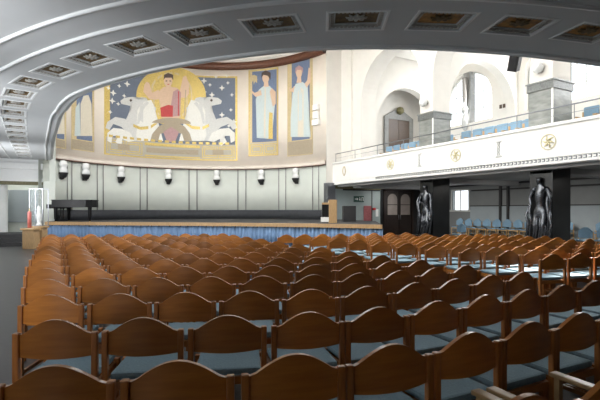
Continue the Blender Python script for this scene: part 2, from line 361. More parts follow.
for nm, fn in (('horses', lambda p: p), ('horses', mirror)):
    pl = [(P(*fn(H1)), M['shade']), (P(*fn(LG2)), M['shade']), (P(*fn(H2)), M['horse']), (P(*fn(LG)), M['horse']),
          (P(*fn([(133, 124), (140, 127), (150, 126), (156, 122), (157, 124), (150, 129), (140, 130), (133, 127)])), M['gold']),
          (P(*fn([(146, 101), (142, 106), (138, 114), (137, 124), (139, 124), (141, 114), (145, 107), (149, 103)])), M['shade']),
          (P(*fn([(129, 100), (131, 99), (132, 101), (130, 102)])), M['hair'])]
    child(flat(pl, .045, nm, t))
fg = [(P((150, 141), (152, 134), (158, 127), (165, 123), (171, 122), (178, 123), (185, 127), (190, 134), (192, 141), (184, 141), (182, 134), (171, 131), (160, 134), (158, 141)), M['taupe']),
      (ell(171, 124, 20, 6, 16, 0, PI), M['taupe']), (P((163, 132), (171, 127), (179, 132), (175, 142), (167, 142)), M['pink'])]
child(flat(fg, .05, 'chariot', t))
pl = [(P((160, 90), (164, 87), (170, 87), (177, 88), (180, 93), (178, 104), (179, 118), (161, 118), (161, 106), (158, 98)), M['skin']),
      (P((162, 94), (158, 90), (152, 93), (148, 90), (149, 83), (146, 82), (144, 85), (143, 92), (149, 99), (155, 100), (162, 99)), M['skin']),
      (P((178, 91), (184, 93), (185, 85), (183, 77), (186, 76), (189, 84), (189, 94), (186, 98), (178, 98)), M['skin']),
      (ell(168, 81.5, 4.3, 5.6), M['skin']), (P((163.4, 80), (164, 75), (168, 73.2), (173, 75), (173.2, 80.5), (171.5, 78), (165, 78)), M['hair']),
      (P((166, 86), (171, 86), (171.5, 90), (165.5, 90)), M['skin']),
      (P((165.3, 81), (167, 80.6), (167, 81.6), (165.4, 81.8)), M['hair']), (P((169.3, 80.6), (171, 81), (171, 81.8), (169.3, 81.6)), M['hair']), (P((166.6, 84.3), (169.8, 84.3), (168.2, 85.2)), M['red'])]
child(flat(pl, .058, 'figure', t))
pl = [(P((173, 92), (178, 89), (181, 93), (180, 116), (172, 117), (171, 104)), M['pink']),
      (P((160, 108), (168, 105), (173, 106), (173, 117), (161, 117)), M['red']), (P((175, 91), (176.2, 90), (176.5, 116), (175, 116)), M['red']), (P((178, 91), (179, 92), (178.8, 116), (177.8, 116)), M['red']),
      (P((185.3, 90), (186.1, 90), (184.5, 118), (183.7, 118)), M['taupe'])]
child(flat(pl, .066, 'robe', t))
def side_mural(px0, px1, ytop, ybot, figure, label):
    s0, s1 = aw(px0, 120)[0], aw(px1, 120)[0]; mid = (px0+px1)/2; z0 = aw(mid, ybot)[1]; z1 = aw(mid, ytop)[1]
    t = thing('mosaic_mural', label, 'mural', ap(s0, z0))
    def ch(o): o.location = -t.location; return o
    zz = z0+(z1-z0)*.16
    ch(flat([(rect(s0, z0, s1, z1), M['palegold']), (rect(s0+.12, zz, s1-.12, z1-.12), M['blue']), (rect(s0+.05, z0+.05, s1-.05, zz-.05), M['taupe'] if figure > 1 else M['stonemosaic'])], .02, 'picture_ground', t))
    if figure < 2:
        ch(flat(meander(s0+.08, z0+.08, s1-.08, zz-.08, M['gold'])+ringp(s0+.03, z0+.03, s1-.03, z1-.03, .06, M['gold']), .03, 'meander_border', t))
    return t, ch, s0, s1, zz, z1
t, ch, s0, s1, zz, z1 = side_mural(248.5, 278.5, 69, 156, 1, 'tall blue mosaic of a robed figure beside a radiant star')
ch(flat([(P((257, 138), (258, 118), (256, 100), (259, 90), (264, 86), (270, 86), (276, 94), (275, 106), (271, 112), (272, 139)), M['aqua']),
         (P((261, 138), (262, 100), (263, 88), (268, 87), (270, 100), (268, 138)), M['ochre']), (P((267, 139), (268, 112), (273, 113), (273, 139)), M['gold']),
         (P((262, 90), (255, 93), (251, 90), (252, 93), (256, 97), (263, 95)), M['skin']), (P((272, 88), (276, 92), (276, 104), (273, 107), (274, 96), (270, 92)), M['skin'])], .04, 'figure', t))
ch(flat([(ell(266, 78, 3.4, 5.3), M['skin']), (P((261.5, 78), (262, 73), (266, 70.5), (271, 73), (271, 80), (268, 76), (264, 75)), M['hair']), (P((264.5, 82), (268.5, 82), (269, 87), (264, 87)), M['skin'])], .05, 'head', t))
c = aw(254, 80)
ch(flat([([(c[0]+.32*(1 if k % 2 == 0 else .2)*math.cos(PI*k/8), c[1]+.32*(1 if k % 2 == 0 else .2)*math.sin(PI*k/8)) for k in range(16)], M['palegold'])], .045, 'radiant_star', t))
t, ch, s0, s1, zz, z1 = side_mural(287.5, 313, 59, 155.5, 2, 'tall blue mosaic of a robed figure raising one arm, by the corner')
ch(flat([(P((291, 137), (291, 118), (293, 92), (296, 84), (303, 82), (308, 86), (307, 104), (311, 137)), M['aqua']),
         (P((297, 137), (297, 98), (300, 86), (304, 90), (303, 112), (304, 137)), M['ochre']), (P((295, 86), (291, 90), (289, 87), (290, 91), (295, 93)), M['skin']),
         (P((305, 84), (308, 80), (309, 68), (311, 68), (311, 82), (307, 88)), M['skin'])], .04, 'figure', t))
ch(flat([(ell(299.5, 73, 3, 5.3), M['skin']), (P((295.8, 74), (296, 68), (299.5, 65.5), (303.5, 68), (303.5, 74), (302, 70), (297.5, 70)), M['pink']), (P((298, 77), (301.5, 77), (302, 83), (297, 83)), M['skin'])], .05, 'head', t))
t, ch, s0, s1, zz, z1 = side_mural(71, 94, 82, 151, 3, 'narrow mosaic panel of an ochre robed figure left of the charioteer')
ch(flat([(P((80, 136), (80, 104), (83, 96), (88, 95), (91, 104), (92, 136)), M['ochre']), (P((74, 136), (75, 108), (79, 102), (80, 136)), M['aqua'])], .04, 'figure', t))
t, ch, s0, s1, zz, z1 = side_mural(52, 66, 90, 148, 3, 'narrowest mosaic panel beside the coffered ceiling')
ch(flat([(P((55, 134), (55, 104), (59, 98), (63, 104), (64, 134)), M['ochre'])], .04, 'figure', t))

# wall figures under the moulding
def wall_ornament(px, label):
    th, Z = apx(px); p = ap(-th*AR, 3.1, 0); rz = th+PI/2
    t = thing('wall_sconce', label, 'wall ornament', (p[0], p[1], 3.1), rz, 'white wall ornaments round the apse')
    b = MB(); b.lathe([(.05, .1), (.12, .13), (.19, .27), (.22, .34), (.22, .38)], (0, .17, 0), 16); b.box(-.1, 0, .05, .1, .12, .35); b.build('bracket', M['matblack'], t)
    b = MB(); b.lathe([(.22, .38), (.23, .45), (.22, .54), (.17, .62), (.16, .66), (.2, .72), (.225, .82), (.2, .92), (.14, .99), (.02, 1.02)], (0, .17, 0), 18, sy=.75); b.build('body', M['opal'], t)
for i, px in enumerate((61, 84, 120, 168, 217, 262, 297)):
    wall_ornament(px, ['white wall ornament nearest the aisle, leftmost on the apse', 'white wall ornament directly above the piano', 'white wall ornament just right of the piano', 'white wall ornament below the charioteer mural centre',
                       'white wall ornament below the right half of charioteer mural', 'white wall ornament below the mosaic with radiant star', 'rightmost white wall ornament, below the corner mosaic'][i])
for i, (y0, y1, wd) in enumerate(((105, 110.5, .42), (112, 119, .42), (119.5, 125.5, .55))):
    s_, za = aw(317.5, y0); zb_ = aw(317.5, y1)[1]; p = ap(s_, zb_, 0); b = MB(); b.box(-wd/2, .02, 0, wd/2, .22, za-zb_, bev=.02)
    if i < 2: b.lathe([(.1, 0), (.1, .03), (.03, .05)], (0, 0, 0), 12)
    tag(b.build('wall_speaker', M['white'], None, (p[0], p[1], zb_), -s_/AR+PI/2),
        ['uppermost of three small white boxes beside the corner mosaic', 'middle small white box beside the corner mosaic', 'lowest and widest white box beside the corner mosaic'][i], 'wall box', 'white boxes on the apse wall')

# ------------------------------------------------------------------ coffered balcony soffit (horseshoe)
HS = 2.5; ZS = EYE+HS
CP = [(-.80, 10.2), (-.73, 8.6), (-.68, 7.5), (-.60, 6.3), (-.53, 5.3), (-.47, 4.89), (-.42, 4.53), (-.32, 4.10), (-.14, 3.66), (.09, 3.22), (.353, 2.81), (.65, 2.45), (.98, 2.12), (1.33, 1.87), (1.76, 1.65), (2.2, 1.49), (2.65, 1.37), (3.3, 1.25), (4.2, 1.18), (5.1, 1.15)]
raw = catmull([(x*HS, y*HS) for x, y in CP], 14)
L_ = [0]
for a_, b_ in zip(raw, raw[1:]): L_.append(L_[-1]+(b_-a_).length)
def cur(s_):
    s_ = max(0, min(L_[-1]-1e-4, s_)); import bisect; i = bisect.bisect_right(L_, s_)-1
    f = (s_-L_[i])/(L_[i+1]-L_[i]); p = raw[i].lerp(raw[i+1], f)
    d = (raw[min(i+3, len(raw)-1)]-raw[max(i-2, 0)]).normalized(); return p, d
def off(s_, o, z=ZS):      # positive offset = towards the open hall
    p, d = cur(s_); n = Vector((-d.y, d.x)); return (p.x+n.x*o, p.y+n.y*o, z)
# find arc position of the reference coffer so that the spacing falls where the photo has it
ref = min(range(len(raw)), key=lambda i: (raw[i]-Vector((.65*HS, 2.45*HS))).length); SREF = L_[ref]
PITCH = .45*HS; HWs, HWo = .37, .265
ks = list(range(-int((SREF-.6)/PITCH), int((L_[-1]-SREF-.6)/PITCH)+1))
b = MB(); SM = M['soffit']
N_ = 160; ss = [L_[-1]*i/N_ for i in range(N_+1)]
offs = [-9, -6, -3, -HWo]
b.grid([[off(q, o) for q in ss] for o in offs], SM)
b.grid([[off(q, HWo) for q in ss], [off(q, .85) for q in ss], [off(q, 1.02) for q in ss], [off(q, 1.12, ZS+.05) for q in ss], [off(q, 1.16, ZS+.15) for q in ss], [off(q, 1.16, ZS+1.1) for q in ss], [off(q, .96, ZS+1.1) for q in ss], [off(q, .96, ZS+.35) for q in ss], [off(q, -9, ZS+.35) for q in ss]], SM)
edges = [0]+[SREF+k*PITCH+sg*HWs for k in ks for sg in (-1, 1)]+[L_[-1]]
for i in range(0, len(edges), 2):
    a_, c_ = edges[i], edges[i+1]; n = 4; q = [a_+(c_-a_)*j/n for j in range(n+1)]
    b.grid([[off(x, -HWo) for x in q], [off(x, HWo) for x in q]], SM)
bm = b.bm
for pc, pn in (((UL+.001, 0, 0), (-1, 0, 0)), ((0, VR+.001, 0), (0, -1, 0)), ((0, 24.99, 0), (0, 1, 0))):
    bmesh.ops.bisect_plane(bm, geom=bm.verts[:]+bm.edges[:]+bm.faces[:], plane_co=pc, plane_no=pn, clear_outer=True)
struct(b.build('ceiling', SM, normals=False), 'grey balcony soffit curving round the hall')
for o_f, wd, nm in ((.85, .032, 'trim_9'), (-.65, .03, 'trim_10'), (-1.18, .03, 'trim_11')):
    b = MB(); q = [x for x in ss if off(x, o_f)[1] < 24.9 and off(x, o_f)[0] > UL+.1]
    b.grid([[off(x, o_f-wd) for x in q], [off(x, o_f-wd*.6, ZS-.035) for x in q], [off(x, o_f+wd*.6, ZS-.035) for x in q], [off(x, o_f+wd) for x in q]], M['bead'], True)
    struct(b.build(nm), 'white curved moulding on the soffit')
def rectring(b, x0, y0, z0, x1, y1, z1, m):      # band between rectangle (half sizes x0,y0 at z0) and (x1,y1 at z1)
    a_ = [(-x0, -y0, z0), (x0, -y0, z0), (x0, y0, z0), (-x0, y0, z0)]; c_ = [(-x1, -y1, z1), (x1, -y1, z1), (x1, y1, z1), (-x1, y1, z1)]
    for i in range(4): j = (i+1) % 4; b.face([a_[i], a_[j], c_[j], c_[i]], m)
protos = {}
def coffer(kind):
    t = thing('ceiling_coffer', '', 'coffer', (0, 0, 0), 0, 'coffers in the curved balcony soffit')
    b = MB(); rectring(b, HWs+.035, HWo+.035, 0, HWs+.03, HWo+.03, -.018, M['bead']); rectring(b, HWs+.03, HWo+.03, -.018, HWs-.005, HWo-.005, -.018, M['bead']); rectring(b, HWs-.005, HWo-.005, -.018, HWs-.02, HWo-.02, .04, M['soffit'])
    rectring(b, HWs-.02, HWo-.02, .04, HWs-.05, HWo-.05, .04, M['soffit']); rectring(b, HWs-.05, HWo-.05, .04, HWs-.075, HWo-.075, .09, M['rosette']); rectring(b, HWs-.075, HWo-.075, .09, HWs-.09, HWo-.09, .09, M['soffit']); rectring(b, HWs-.09, HWo-.09, .09, HWs-.09, HWo-.09, .14, M['soffit'])
    n = 12; b.mi(M['rosette'])
    for sg in (-1, 1):
        for k in range(n): x = -HWs+.05+(2*HWs-.10)*(k+.5)/n; b.box(x-.017, sg*(HWo-.05)-.018, .02, x+.017, sg*(HWo-.05)+.018, .07, M['rosette'])
        for k in range(7): y = -HWo+.07+(2*HWo-.14)*(k+.5)/7; b.box(sg*(HWs-.05)-.018, y-.017, .02, sg*(HWs-.05)+.018, y+.017, .07, M['rosette'])
    b.build('frame', None, t, normals=False)
    b = MB(); b.box(-HWs+.085, -HWo+.085, .13, HWs-.085, HWo-.085, .18); b.build('inner_panel', M['coffergold' if kind else 'cofferdark'], t)
    b = MB(); b.lathe([(.06, .13), (.075, .10), (.04, .06), (.01, .05)], (0, 0, 0), 10)
    for k in range(8):
        a_ = 2*PI*k/8; x, y = math.cos(a_), math.sin(a_)
        b.tube([(.03*x, .03*y, .11), (.08*x, .06*y, .09), (.12*x, .09*y, .10), (.14*x, .105*y, .128)], [.015, .026, .024, .01], 6)
    b.build('rosette', M['rosette' if not kind else 'cofferdark'], t)
    return t
used = {}
n_k = 0
for k in ks:
    s_ = SREF+k*PITCH; p, d = cur(s_)
    if p.y > 24.2: continue
    kind = 1 if p.x > 3.8 else 0
    rel = len(ks)
    n_k += 1
    X_ = p.x*CA-p.y*SA; Zc = depth(p.x, p.y); pxx = 300+F*X_/Zc
    lab = None
    idx = k      # 0 = coffer above the left half of the big mural
    if pxx > 615: lab = 'coffer of the curved soffit outside the picture'
    elif k >= 0: lab = ('gold and orange' if kind else 'dark gilded')+' ceiling coffer, %s along the row from the one above the mural horses' % ordw(k+1) if k else 'dark gilded ceiling coffer directly above the white mural horses'
    else: lab = 'dark gilded ceiling coffer, %s towards the aisle from the one above the mural' % ordw(-k)
    if pxx > 615 and k > ks[-1]-2: continue
    rz = math.atan2(d.y, d.x)
    if kind not in used: c = coffer(kind); used[kind] = c; c.scale = (1, 1, .42); c.location = (p.x, p.y, ZS); c.rotation_euler.z = rz; c['label'] = lab
    else: dup(used[kind], (p.x, p.y, ZS), rz, lab)

# end of the left aisle: header beam, column, alcove
b = MB(); b.box(UL, 25.0, 2.95, -1.2, 25.5, ZS+.3, M['bead']); b.box(UL, 24.85, 3.55, -1.2, 25.0, 3.85, M['bead']); b.box(UL, 24.9, 2.95, -1.2, 25.0, 3.1, M['bead']); struct(b.build('wall_aisle'), 'white header above the end of the aisle')
b = MB(); b.box(UL, 24.95, 2.78, -1.05, 25.15, 2.95)
for k in range(20): b.box(UL+.05+k*.125, 24.9, 2.8, UL+.11+k*.125, 24.95, 2.93, M['gold'])
b.mats = [M['olive'], M['gold']]; struct(b.build('trim_12'), 'gilded lintel strip')
b = MB(); b.box(UL, 27.0, 0, -.5, 27.2, 3.5); struct(b.build('wall_alcove', M['apse']))
b = MB(); b.box(-3.2, 26.93, .9, -1.4, 27.0, 2.6); struct(b.build('trim_13', M['dado']), 'pale panel at the aisle end')
b = MB(); b.box(-1.2, 24.4, 0, -.7, 27.0, 2.95, M['apse']); b.box(-1.2, 24.9, 2.95, -.7, 27.0, ZT); b.mats = [M['apse']]; struct(b.build('wall_pier', M['apse']), 'pier between the aisle and the apse')
cu, cv = at(2, 21); b = MB(); b.lathe([(.34, 0), (.34, .12), (.27, .2), (.25, .4), (.23, 3.4), (.26, 3.5), (.34, 3.62), (.36, ZS)], (cu, cv, 0), 24); struct(b.build('column', M['bead']), 'round white column beside the aisle')
b = MB()
for k in range(3): b.box(UL+.02, 21.9+.4*k, 0, -1.9, 24.9, .16*(k+1))
struct(b.build('steps', M['matblack']), 'dark steps at the aisle end')

# ------------------------------------------------------------------ right gallery
ZF = 3.0; UF = 13.4
b = MB(); b.box(13.5, VR, ZF, UW, VE, ZF+.2); b.box(15.0, VR, ZF+.2, UW, VE, 4.15); struct(b.build('ceiling', M['undergrey']), 'grey underside of the straight gallery')
b = MB()
for v in (19.6, 14.3, 9.0, 3.7): b.box(14.0, v-.35, ZF-.22, UW, v+.35, ZF)
b.box(13.6, VR, ZF-.12, 14.0, VE-.05, ZF); struct(b.build('beam', M['undergrey']), 'beams under the gallery')
b = MB(); b.box(UF-.1, VR, ZF-.02, UF+.12, VE+.4, 4.2, M['white']); b.box(UF-.16, VR, 4.18, UF+.18, VE+.4, 4.27, M['white']); b.box(UF-.14, VR, 3.0, UF-.1, VE+.4, 3.06, M['white']); b.box(UF-.13, VR, 3.2, UF-.1, VE+.4, 3.23, M['white'])
struct(b.build('wall_gallery_front'), 'white gallery front')
b = MB()
for k in range(150):
    v = 17.0-k*.14
    if v < 2: break
    b.box(UF-.125, v-.045, 3.08, UF-.1, v+.045, 3.105); b.box(UF-.125, v-.045, 3.155, UF-.1, v+.045, 3.18); b.box(UF-.125, v-.045, 3.09, UF-.1, v-.02, 3.17)
struct(b.build('trim_14', M['metal']), 'grey key pattern along the gallery front')
lab = {19.8: ('lyre', 'gilt lyre shape on the gallery front nearest the apse'), 15.9: ('m', 'small gold emblem on gallery front left of first pier'), 14.0: ('s', 'grey scroll motif on gallery front below the first pier'),
       12.0: ('m', 'round gold emblem on gallery front between the two piers'), 10.1: ('s', 'grey scroll motif on gallery front between gold emblems'), 8.3: ('m', 'largest round gold emblem on gallery front below second pier')}
for v, (k_, lb) in lab.items():
    t = thing('gallery_emblem', lb, 'emblem', (UF-.1, v, 3.7), 0, 'emblems on the gallery front'); 
    if k_ == 'm':
        R_ = .24; b = MB(); q = [(-.03, R_*math.cos(2*PI*k/24), R_*math.sin(2*PI*k/24)) for k in range(25)]; b.tube(q, .014, 6); b.build('ring', M['emblem'], t)
        b = MB()
        for k in range(6): a_ = 2*PI*k/6; b.tube([(-.02, 0, 0), (-.04, .1*math.cos(a_), .1*math.sin(a_)), (-.02, .19*math.cos(a_+.3), .19*math.sin(a_+.3))], [.02, .03, .012], 6)
        b.build('leaf_motif', M['emblem'], t)
    elif k_ == 's':
        b = MB()
        b.bm.free()
        for z in (-.27, .27): b = MB(); b.box(-.03, -.12, z-.025, 0, .12, z+.025); b.build('cap', M['shade'], t)
        b = MB(); b.tube([(-.02, .05*math.sin(k/14*4*PI), -.25+.5*k/14) for k in range(15)], .015, 6); b.tube([(-.02, -.05*math.sin(k/14*4*PI), -.25+.5*k/14) for k in range(15)], .015, 6); b.build('scroll', M['shade'], t)
    else:
        b = MB(); b.tube([(-.02, .12*math.sin(PI*k/10)+.02, .25-.5*k/10) for k in range(11)], .02, 6); b.tube([(-.02, -.12*math.sin(PI*k/10)-.02, .25-.5*k/10) for k in range(11)], .02, 6); b.build('lyre_frame', M['palegold'], t)
t = thing('handrail', 'thin dark metal handrail above the white gallery front', 'railing', (UF+.05, 10, 4.27))
b = MB(); b.tube([(0, -13, .5), (0, 10.9, .5)], .022, 8); b.build('rail', M['metal'], t)
b = MB(); b.tube([(0, -13, .25), (0, 10.9, .25)], .008, 6); b.build('lower_rail', M['metal'], t)
for k in range(13):
    b = MB(); b.tube([(0, 10.9-1.9*k, 0), (0, 10.9-1.9*k, .5)], .014, 6); b.build('post', M['metal'], t)

# pier wall with big arches and transverse arches
PV = [(13.9, 14.7), (8.6, 9.4), (3.3, 4.1)]
edgesv = [20.0, 19.2, 14.7, 13.9, 9.4, 8.6, 4.1, 3.3, -2]
b = MB(); PLM = M['plaster']
def arch_face(b, c0, c1, zs, r, z0, ztop, plane, p0, p1, m, m2=None):
    c = (c0+c1)/2; n = 28; pts = [(c0, zs)] if c-r > c0+1e-3 else []
    pts = [(c-r*math.cos(PI*k/n), zs+r*math.sin(PI*k/n)) for k in range(n+1)]
    def q(a, z, p): return (p, a, z) if plane == 'u' else (a, p, z)
    for (a, za), (d, zd) in zip(pts, pts[1:]):
        for p in (p0, p1): b.face([q(a, za, p), q(d, zd, p), q(d, ztop, p), q(a, ztop, p)], m)
        b.face([q(a, za, p0), q(d, zd, p0), q(d, zd, p1), q(a, za, p1)], m2 or m, True)
for i in range(0, 8, 2): b.box(14, edgesv[i+1], 5.8 if i else 4.15, 15, edgesv[i], ZT, PLM)
for i in range(1, 7, 2):
    c1, c0 = edgesv[i], edgesv[i+1]; arch_face(b, c0, c1, 9.7-(c1-c0)/2, (c1-c0)/2, 0, ZT, 'u', 14, 15, PLM)
for i in range(0, 8, 2):
    v0, v1 = edgesv[i+1], edgesv[i]
    arch_face(b, 15.2, 19.8, 6.4, 2.3, 0, ZT, 'v', v0+.15, v1-.15, PLM); b.box(19.8, v0+.15, 4.15, UW, v1-.15, ZT, PLM); b.box(15.0, v0+.15, 4.15, 15.2, v1-.15, ZT, PLM)
struct(b.build('wall_arcade', normals=True), 'cream arcade wall with high round arches')
b = MB(); b.box(15.0, -2, 10.35, UW, 19.2, 10.5); struct(b.build('ceiling', M['plaster']), 'gallery vault ceiling')
for i, (v0, v1) in enumerate([(13.9, 14.7), (8.6, 9.4), (3.3, 4.1)]):
    b = MB(); b.box(13.97, v0-.03, 4.15, 15.03, v1+.03, 5.58, M['marblegrey']); b.box(13.93, v0-.07, 5.58, 15.07, v1+.07, 5.84, M['marbledark']); b.box(13.9, v0-.1, 5.84, 15.1, v1+.1, 5.88, M['marblegrey'])
    b.box(13.955, v0-.045, 4.2, 13.97, v0+.02, 5.7, M['white']) if i < 2 else None
    struct(b.build('pillar'), 'grey marble gallery pier with carved frieze')
    b = MB(); b.box(14, v0, 0, 15, v1, ZF); struct(b.build('pillar', M['marbleblack']), 'black marble pillar under the gallery')
    if i == 2: continue
    for lb, vv, u_, ax in (('opal globe lamp on the %s marble pier' % ('farther' if i == 0 else 'nearer'), (v0+v1)/2, 14, 0),):
        t = thing('globe_lamp', lb, 'wall lamp', (u_, vv, 6.33)); R_ = .19
        b = MB(); b.lathe([(.02, -R_), (R_*.5, -R_*.86), (R_*.87, -R_*.5), (R_, 0), (R_*.87, R_*.5), (R_*.5, R_*.86), (.02, R_)], (-.19, 0, 0), 18); b.build('globe', M['opal'], t)
        b = MB(); b.tube([(0, 0, 0), (-.06, 0, 0)], .1, 12); b.build('mount', M['metal'], t)
# black statues on the pillars
def statue(v, label, seed, turn):
    rnd = random.Random(seed)
    t = thing('relief_statue', label, 'statue', (13.99, v, .0), 0)
    verts = [(0, 0, 1.42), (0, 0, 1.70), (-.02, 0, 1.95), (-.03, 0, 2.18), (-.04, 0, 2.30), (-.06, .01, 2.46), (-.06, .01, 2.56),
             (0, .12, 1.36), (-.08, .14, .98), (-.02, .15, .55), (-.09, .16, .5), (0, -.12, 1.36), (-.12, -.13, .98), (-.03, -.12, .55), (-.1, -.12, .5),
             (-.02, .22, 2.16), (-.05, .31, 1.86), (-.14, .22*turn, 1.62), (-.02, -.22, 2.16), (-.04, -.32, 1.88), (-.02, -.3, 1.55)]
    ed = [(0, 1), (1, 2), (2, 3), (3, 4), (4, 5), (5, 6), (0, 7), (7, 8), (8, 9), (9, 10), (0, 11), (11, 12), (12, 13), (13, 14), (3, 15), (15, 16), (16, 17), (3, 18), (18, 19), (19, 20)]
    ra = [.15, .13, .17, .13, .065, .11, .09, .12, .085, .05, .05, .12, .085, .05, .05, .08, .055, .035, .08, .055, .035]
    return t, verts, ed, ra
def skinned(name, verts, ed, ra, m, parent):
    me = bpy.data.meshes.new(name); me.from_pydata(verts, ed, []); o = bpy.data.objects.new(name, me); C.objects.link(o); o.parent = parent
    md = o.modifiers.new('skin', 'SKIN'); md.use_smooth_shade = True
    for i, r in enumerate(ra): me.skin_vertices[0].data[i].radius = (r, r)
    me.skin_vertices[0].data[0].use_root = True
    sb = o.modifiers.new('sub', 'SUBSURF'); sb.levels = 2; sb.render_levels = 2; me.materials.append(m); return o
for v, lb, sd, tn in ((9.0, 'dark glossy statue of a draped figure on the nearer black pillar', 1, 1), (14.3, 'dark glossy statue on the farther black pillar', 2, -1)):
    t, vv, ee, rr = statue(v, lb, sd, tn); t.scale = (1.1, 1.12, 1.04)
    skinned('body', vv, ee, rr, M['bronze'], t)
    b = MB(); rnd = random.Random(sd)
    for k in range(9):      # long folds of cloth
        y = -.36+.09*k; z1 = 1.5+.75*rnd.random() if abs(y) > .2 else 1.35+.1*rnd.random(); x = -.05-.06*rnd.random()
        b.tube([(x*.3, y*.9, z1), (x-.03, y+.03*math.sin(k), z1-.35), (x, y-.03, (z1+.5)/2), (x-.05, y+.02, .42)], [.02, .045, .055, .035], 7)
    b.build('drapery', M['bronze'], t)
    b = MB(); b.box(-.22, -.36, 0, .01, .36, .42, bev=.02); b.build('plinth', M['marbleblack'], t)

# doors
t = MB(); t.box(16.95, VE-.12, 0, 17.1, VE-.05, 2.85); t.box(19.2, VE-.12, 0, 19.35, VE-.05, 2.85); t.box(16.95, VE-.12, 2.7, 19.35, VE-.05, 2.85)
D = struct(t.build('door_1', M['doordark']), 'dark double door with milky upper panes')
for x in (17.12, 18.16):
    b = MB(); b.box(x, VE-.1, .02, x+1.0, VE-.055, 2.68, bev=.01); lf = b.build('door_leaf', M['doordark'], D)
    b = MB(); n = 10; q = [(x+.12, 1.25), (x+.88, 1.25), (x+.88, 2.2)]+[(x+.5+.38*math.cos(PI*k/n), 2.2+.36*math.sin(PI*k/n)) for k in range(1, n)]+[(x+.12, 2.2)]
    b.face([(a_, VE-.104, z) for a_, z in q]); b.build('door_glass', M['doorglass'], D)
    b = MB(); b.box(x+.1, VE-.115, 1.86, x+.9, VE-.105, 1.9); b.build('glazing_bar', M['doordark'], D)
b = MB(); b.tube([(18.08, VE-.16, .95), (18.08, VE-.16, 1.25)], .02, 8); b.tube([(18.22, VE-.16, .95), (18.22, VE-.16, 1.25)], .02, 8); b.build('door_handle', M['metal'], D)
b = MB(); b.prism([(17.0, 4.15), (17.3, 4.15), (17.3, 7.2), (18.15, 7.2), (19.0, 7.2), (19.0, 4.15), (19.3, 4.15), (19.3, 7.35), (18.15, 7.95), (17.0, 7.35)], 0, .12)
bmesh.ops.transform(b.bm, matrix=Matrix(((1, 0, 0, 0), (0, 0, -1, VE), (0, 1, 0, 0), (0, 0, 0, 1))), verts=b.bm.verts)
D = struct(b.build('door_2', M['stone']), 'brown gallery door in a pointed grey stone surround')
for x in (17.3, 18.16):
    b = MB(); b.box(x, VE-.08, 4.15, x+.84, VE-.01, 7.2, bev=.015); b.build('door_leaf', M['doorbrown'], D)
b = MB(); b.lathe([(.02, -.25), (.2, -.15), (.25, 0), (.2, .17), (.02, .25)], (18.15, VE-.2, 7.75), 10); o = b.build('crest', M['olive'], D)
# stage
SP = [at(46.5, 19.9), at(110, 19.4), at(200, 18.7), at(300, 17.4), at(382.5, 15.9)]
SP = [tuple(p) for p in catmull(SP, 10)]
ZSt = 1.0
right_end = [(13.2, 16.9), (14.0, 20.95), (13.0, 20.95)]
back = [ap(S1+(S0-S1)*k/20, 0, .02)[:2] for k in range(21)]
poly = SP+right_end+back+[(-.95, 24.3)]
b = MB(); b.prism(poly, .82, ZSt); struct(b.build('stage_floor', M['stagefloor']), 'stage platform')
def along(pts, z0, z1, d0, d1, m, amp=0, step=.05, wave=.16):
    L2 = [0]
    for p, q in zip(pts, pts[1:]): L2.append(L2[-1]+math.hypot(q[0]-p[0], q[1]-p[1]))
    n = max(2, int(L2[-1]/step)); rows = [[], [], [], []]
    for i in range(n+1):
        s_ = L2[-1]*i/n; j = 0
        while j < len(L2)-2 and L2[j+1] < s_: j += 1
        f = (s_-L2[j])/(L2[j+1]-L2[j]); x = pts[j][0]*(1-f)+pts[j+1][0]*f; y = pts[j][1]*(1-f)+pts[j+1][1]*f
        dx, dy = pts[j+1][0]-pts[j][0], pts[j+1][1]-pts[j][1]; l = math.hypot(dx, dy); nx, ny = dy/l, -dx/l
        a_ = amp*math.sin(2*PI*s_/wave)+amp*.5*math.sin(2*PI*s_/wave*.37+1)
        for r, (dd, z) in enumerate(((d0+a_, z0), (d0+a_, z1), (d1+a_, z1), (d1+a_, z0))): rows[r].append((x-nx*(dd)*-1, y-ny*(dd)*-1, z))
    b = MB(); b.grid(rows+[rows[0]], m, bool(amp))
    for e in (0, -1): b.face([r[e] for r in rows], m)
    return b
o = along(SP, .86, 1.01, .0, .12, M['oak'], 0, .3).build('trim_15'); struct(o, 'oak edge board of the stage')
NS = len(SP)-1; cuts = [0, 13, 20, 24, NS]
for i in range(4):
    a_, c_ = cuts[i], cuts[i+1]; pts = SP[a_:c_+1]
    o = along(pts, .03, .86, -.03, .03, M['curtain'], .035, .03, .17).build('stage_curtain')
    tag(o, ['pleated blue stage skirt below the piano, by the aisle', 'pleated blue stage skirt below middle of the stage', 'short pleated blue stage skirt before the lectern', 'pleated blue stage skirt at the right end of stage'][i], 'curtain', 'blue cloth skirts along the stage front')
b = MB(); q0, q1 = SP[-1], (13.2, 16.9); b.grid([[(q0[0], q0[1], 0), (q1[0], q1[1], 0), (14.0, 20.95, 0)], [(q0[0], q0[1], .82), (q1[0], q1[1], .82), (14.0, 20.95, .82)]], M['darkband']); struct(b.build('stage_side'))
